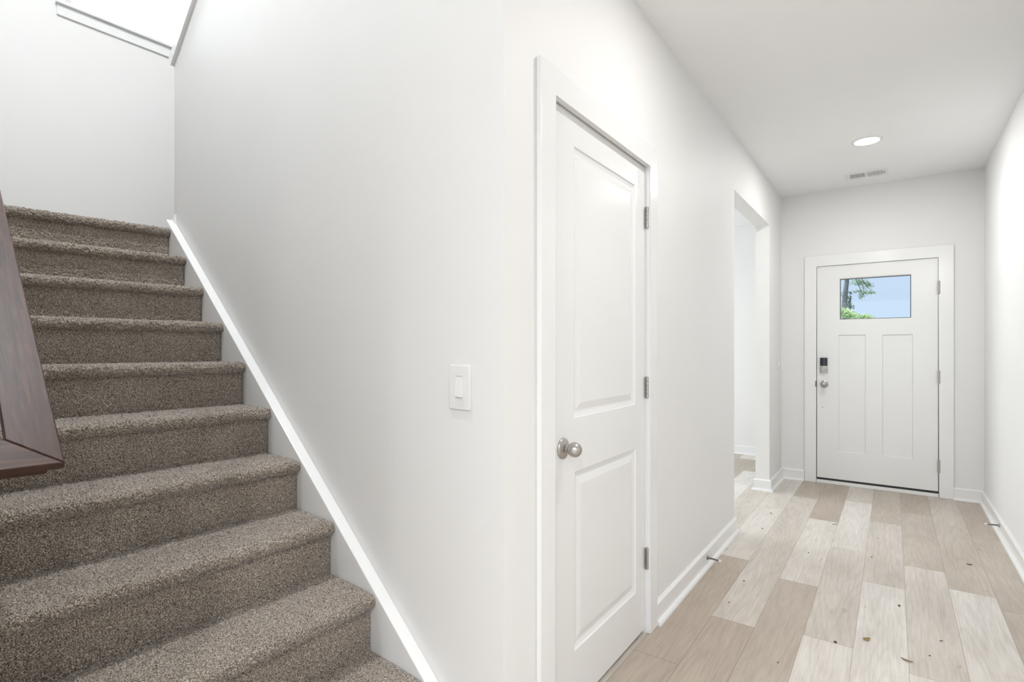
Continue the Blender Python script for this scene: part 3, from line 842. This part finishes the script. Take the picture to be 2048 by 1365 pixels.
# ------------------------------------------------------------------ spring door stops
def door_stop(x, y, z, sgn, label):
    t = thing('door_stop', (x, y, z), label, 'door stop', 'spring door stops on the baseboards')
    ax = Vector((sgn, 0, 0)); c = Vector((x, y, z))
    bm = BM(); lathe(bm, [(0.0125, 0), (0.0125, 0.002), (0.0085, 0.006), (0.0055, 0.012), (0.0, 0.012)], c, ax, 20)
    obj('base', bm, M['steel'], t, smooth=True)
    bm = BM(); pts = []
    for i in range(18 * 12 + 1):
        a = 2 * pi * i / 12; s = i / (18 * 12)
        r = 0.0046 - 0.001 * s
        pts.append(c + ax * (0.009 + s * 0.056) + Vector((0, cos(a) * r, sin(a) * r - 0.004 * s * s)))
    tube(bm, pts, 0.00145, 6)
    obj('spring', bm, M['steel'], t, smooth='all')
    bm = BM(); lathe(bm, [(0.004, 0.062), (0.0068, 0.063), (0.0074, 0.068), (0.0068, 0.076), (0.004, 0.078), (0, 0.0785)], c + Vector((0, 0, -0.004)), ax, 18)
    obj('tip', bm, M['rubber'], t, smooth=True, label='pale rubber tip')
door_stop(XL + BTK, 3.125, 0.052, 1, 'spring door stop on the left baseboard past the closet door')
door_stop(XR - BTK, 4.80, 0.060, -1, 'spring door stop on the right baseboard near the front door')

# ------------------------------------------------------------------ bits on the floor
def leaf(name, x, y, L, W, rot, curl, mat, label, cat, group=None):
    bm = BM(); n = 7
    rows = []
    R = Matrix.Rotation(rot, 4, 'Z')
    for i in range(n):
        s = i / (n - 1); wd = W * 0.5 * (sin(pi * min(0.97, 0.06 + s * 0.94)) ** 0.8)
        rows.append([R @ Vector(((s - .5) * L, q * wd, 0.0022 + curl * (2 * s - 1) ** 2 + abs(q) * curl * 0.7)) for q in (-1, 0, 1)])
    top = [[bm.verts.new(p + Vector((x, y, 0))) for p in r] for r in rows]
    bot = [[bm.verts.new(p + Vector((x, y, -0.0012))) for p in r] for r in rows]
    for G in (top, bot):
        for i in range(n - 1):
            for j in range(2):
                bm.faces.new([G[i][j], G[i + 1][j], G[i + 1][j + 1], G[i][j + 1]])
    rim = lambda G: [r[0] for r in G] + [G[-1][1]] + [r[2] for r in G[::-1]] + [G[0][1]]
    A, B = rim(top), rim(bot)
    for i in range(len(A)):
        j = (i + 1) % len(A)
        bm.faces.new([A[i], A[j], B[j], B[i]])
    o = obj(name, bm, mat, smooth='all', origin=(x, y, 0))
    return tag(o, label, cat, group)
leaf('dry_leaf', -0.091, 2.733, 0.030, 0.022, 0.7, 0.004, M['gold_leaf'], 'small curled golden dry leaf on the floor planks', 'leaf')
leaf('dry_leaf', 0.045, 2.639, 0.040, 0.010, -0.25, 0.003, M['tan_leaf'], 'thin tan seed-shaped leaf on the floor nearest the viewer', 'leaf')
leaf('dry_leaf', 0.357, 4.022, 0.026, 0.010, 0.1, 0.003, M['dirt'], 'dark curled leaf scrap on the floor near the right wall', 'leaf')
leaf('twig', 0.166, 2.903, 0.016, 0.004, 0.6, 0.001, M['dirt'], 'short dark splinter on the floor right of the golden leaf', 'twig')
leaf('twig', -0.335, 4.398, 0.034, 0.005, 0.55, 0.001, M['dirt'], 'dark twig on the floor between open doorway and front door', 'twig')
specks = [(-0.198, 2.632, .014), (-0.748, 4.412, .012), (-0.734, 4.006, .009), (-0.104, 3.832, .009), (-0.418, 3.696, .009), (0.024, 3.184, .012), (-0.653, 2.745, .008), (-0.370, 2.331, .007), (0.121, 2.739, .007), (-0.648, 3.046, .010)]
for i, (x, y, s) in enumerate(specks):
    bm = BM(); bmesh.ops.create_icosphere(bm, subdivisions=1, radius=s / 2)
    for v in bm.verts:
        v.co *= rng.uniform(0.75, 1.2); v.co.z = v.co.z * 0.5 + s * 0.24
        v.co.x *= 1.3
    bmesh.ops.rotate(bm, verts=bm.verts, matrix=Matrix.Rotation(rng.uniform(0, 3), 3, 'Z'))
    mz = min(v.co.z for v in bm.verts)
    bmesh.ops.translate(bm, verts=bm.verts, vec=(x, y, -mz))
    o = obj('dirt_crumb', bm, M['dirt'], origin=(x, y, 0))
    tag(o, 'tiny dark crumb of dirt on the pale floor planks', 'crumb', 'dirt crumbs scattered over the hallway floor')

# ------------------------------------------------------------------ outside, seen through the front door's window
bm = BM(); box(bm, (-40, YF + 1.2, -0.5), (40, 90, -0.2))
struct('ground', bm, M['grass'], 'green lawn outside the front door', 'ground')
def at(u, v, Y):                              # photo column/row -> point at depth Y (used once to place the trees)
    s = (u - 1024) / FPX
    d = Vector((-sin(YAW) + s * cos(YAW), cos(YAW) + s * sin(YAW), (HORIZON - v) / FPX))
    return Vector((0, 0, EYE)) + d * (Y / d.y)
def leaves(bm, c, rad, n, size, r):
    c = Vector(c)
    for _ in range(n):
        p = Vector((r.gauss(0, .45), r.gauss(0, .45), r.gauss(0, .45)))
        if p.length > 1.1: p *= 1.1 / p.length
        p = c + Vector((p.x * rad[0], p.y * rad[1], p.z * rad[2]))
        R = Matrix.Rotation(r.uniform(0, 6.28), 3, 'Z') @ Matrix.Rotation(r.uniform(0, 1.6), 3, 'X') @ Matrix.Rotation(r.uniform(0, 6.28), 3, 'Z')
        s = size * r.uniform(.6, 1.3)
        q = [bm.verts.new(p + R @ Vector(v) * s) for v in ((-.5, 0, 0), (0, -.28, .06), (.5, 0, 0), (0, .28, .06))]
        bm.faces.new(q)
rr = random.Random(11)
TY = 26.0
base = at(1684, 640, TY); base.z = -0.22
tr = thing('tree', base, 'tall slender tree with grey trunk seen through the front door window', 'tree')
pA, pB, pC, pD = at(1687.5, 640, TY), at(1688.5, 612, TY), at(1692, 575, TY), at(1698, 530, TY)
top = at(1706, 440, TY)
bm = BM(); tube(bm, [base, pA, pB, pC, pD, top, top + Vector((0.3, 0, 1.6))], 0.1, 10, [0.13, 0.105, 0.10, 0.085, 0.075, 0.055, 0.02])
obj('trunk', bm, M['bark'], tr, smooth='all')
bm = BM()
b0 = at(1696, 545, TY)
for e in (at(1722, 566, TY), at(1738, 578, TY), at(1726, 592, TY)):
    tube(bm, [b0, (b0 + e) / 2 + Vector((0, 0, 0.25)), e], 0.02, 6, [0.03, 0.02, 0.008])
obj('branch', bm, M['bark'], tr, smooth='all')
bm = BM()
for (u, v, ru, rv, n) in ((1716, 564, 14, 6, 170), (1726, 567, 12, 6, 150), (1735, 573, 10, 6, 110), (1720, 583, 12, 4, 110), (1734, 586, 12, 4, 110), (1723, 594, 5, 6, 60), (1740, 584, 5, 4, 30), (1686, 591, 5, 4, 40)):
    k = TY / 1.18 / FPX
    leaves(bm, at(u, v, TY), (ru * k * 1.25, ru * k, rv * k * 1.2), int(n * 1.3), 0.062, rr)
for _ in range(9):
    leaves(bm, top + Vector((rr.gauss(0, .9), rr.gauss(0, .9), rr.gauss(0.5, .9))), (.9, .9, .6), 160, 0.22, rr)
obj('foliage', bm, M['leaf'], tr)
b2 = at(1699, 640, TY - 1); b2.z = -0.22
t2 = thing('sapling', b2, 'small dark sapling beside the tree trunk outside the front door', 'tree')
bm = BM(); tube(bm, [b2, at(1699.5, 640, TY - 1), at(1700, 610, TY - 1), at(1700, 582, TY - 1)], 0.03, 8, [0.035, 0.03, 0.024, 0.01])
obj('trunk', bm, M['bark'], t2, smooth='all')
bm = BM(); k = TY / 1.18 / FPX
for (u, v, ru, rv, n) in ((1700, 586, 5, 3, 30), (1698, 597, 5, 5, 60), (1699, 606, 4, 5, 60), (1702, 614, 6, 3, 60), (1697, 611, 4, 4, 40)):
    leaves(bm, at(u, v, TY - 1), (ru * k * 1.2, ru * k, rv * k * 1.2), n, 0.08, rr)
obj('foliage', bm, M['leaf_dark'], t2)
for (name, us, Yb, lab) in (('bush', [(1680, 618, 7), (1688, 620, 8), (1697, 624, 8), (1706, 628, 8)], 24.0, 'bright green sunlit bush at the foot of the tree outside'),
                            ('bush', [(1716, 632, 8), (1726, 632, 7), (1735, 633, 7), (1742, 636, 6)], 25.5, 'low pale green bush to the right of the tree outside')):
    g = at(us[1][0], 660, Yb); g.z = -0.2
    bt = thing(name, g, lab, 'bush', 'bushes outside the front door')
    bm = BM(); k = Yb / 1.18 / FPX
    for (u, v, ru) in us:
        leaves(bm, at(u, v + 5, Yb), (ru * k * 1.3, ru * k * 2, 8 * k), 520, 0.075, rr)
        c = at(u, v + 30, Yb)
        leaves(bm, Vector((c.x, c.y, 1.3)), (ru * k * 1.8, ru * k * 2, 1.1), 420, 0.14, rr)
    obj('foliage', bm, M['leaf_bright'], bt)
    bm = BM()
    for i in range(5):
        e = Vector((g.x + rr.uniform(-.5, .5), g.y + rr.uniform(-.3, .3), 2.0))
        tube(bm, [g, (g + e) / 2, e], 0.02, 6, [0.03, 0.02, 0.01])
    obj('stem', bm, M['bark'], bt)
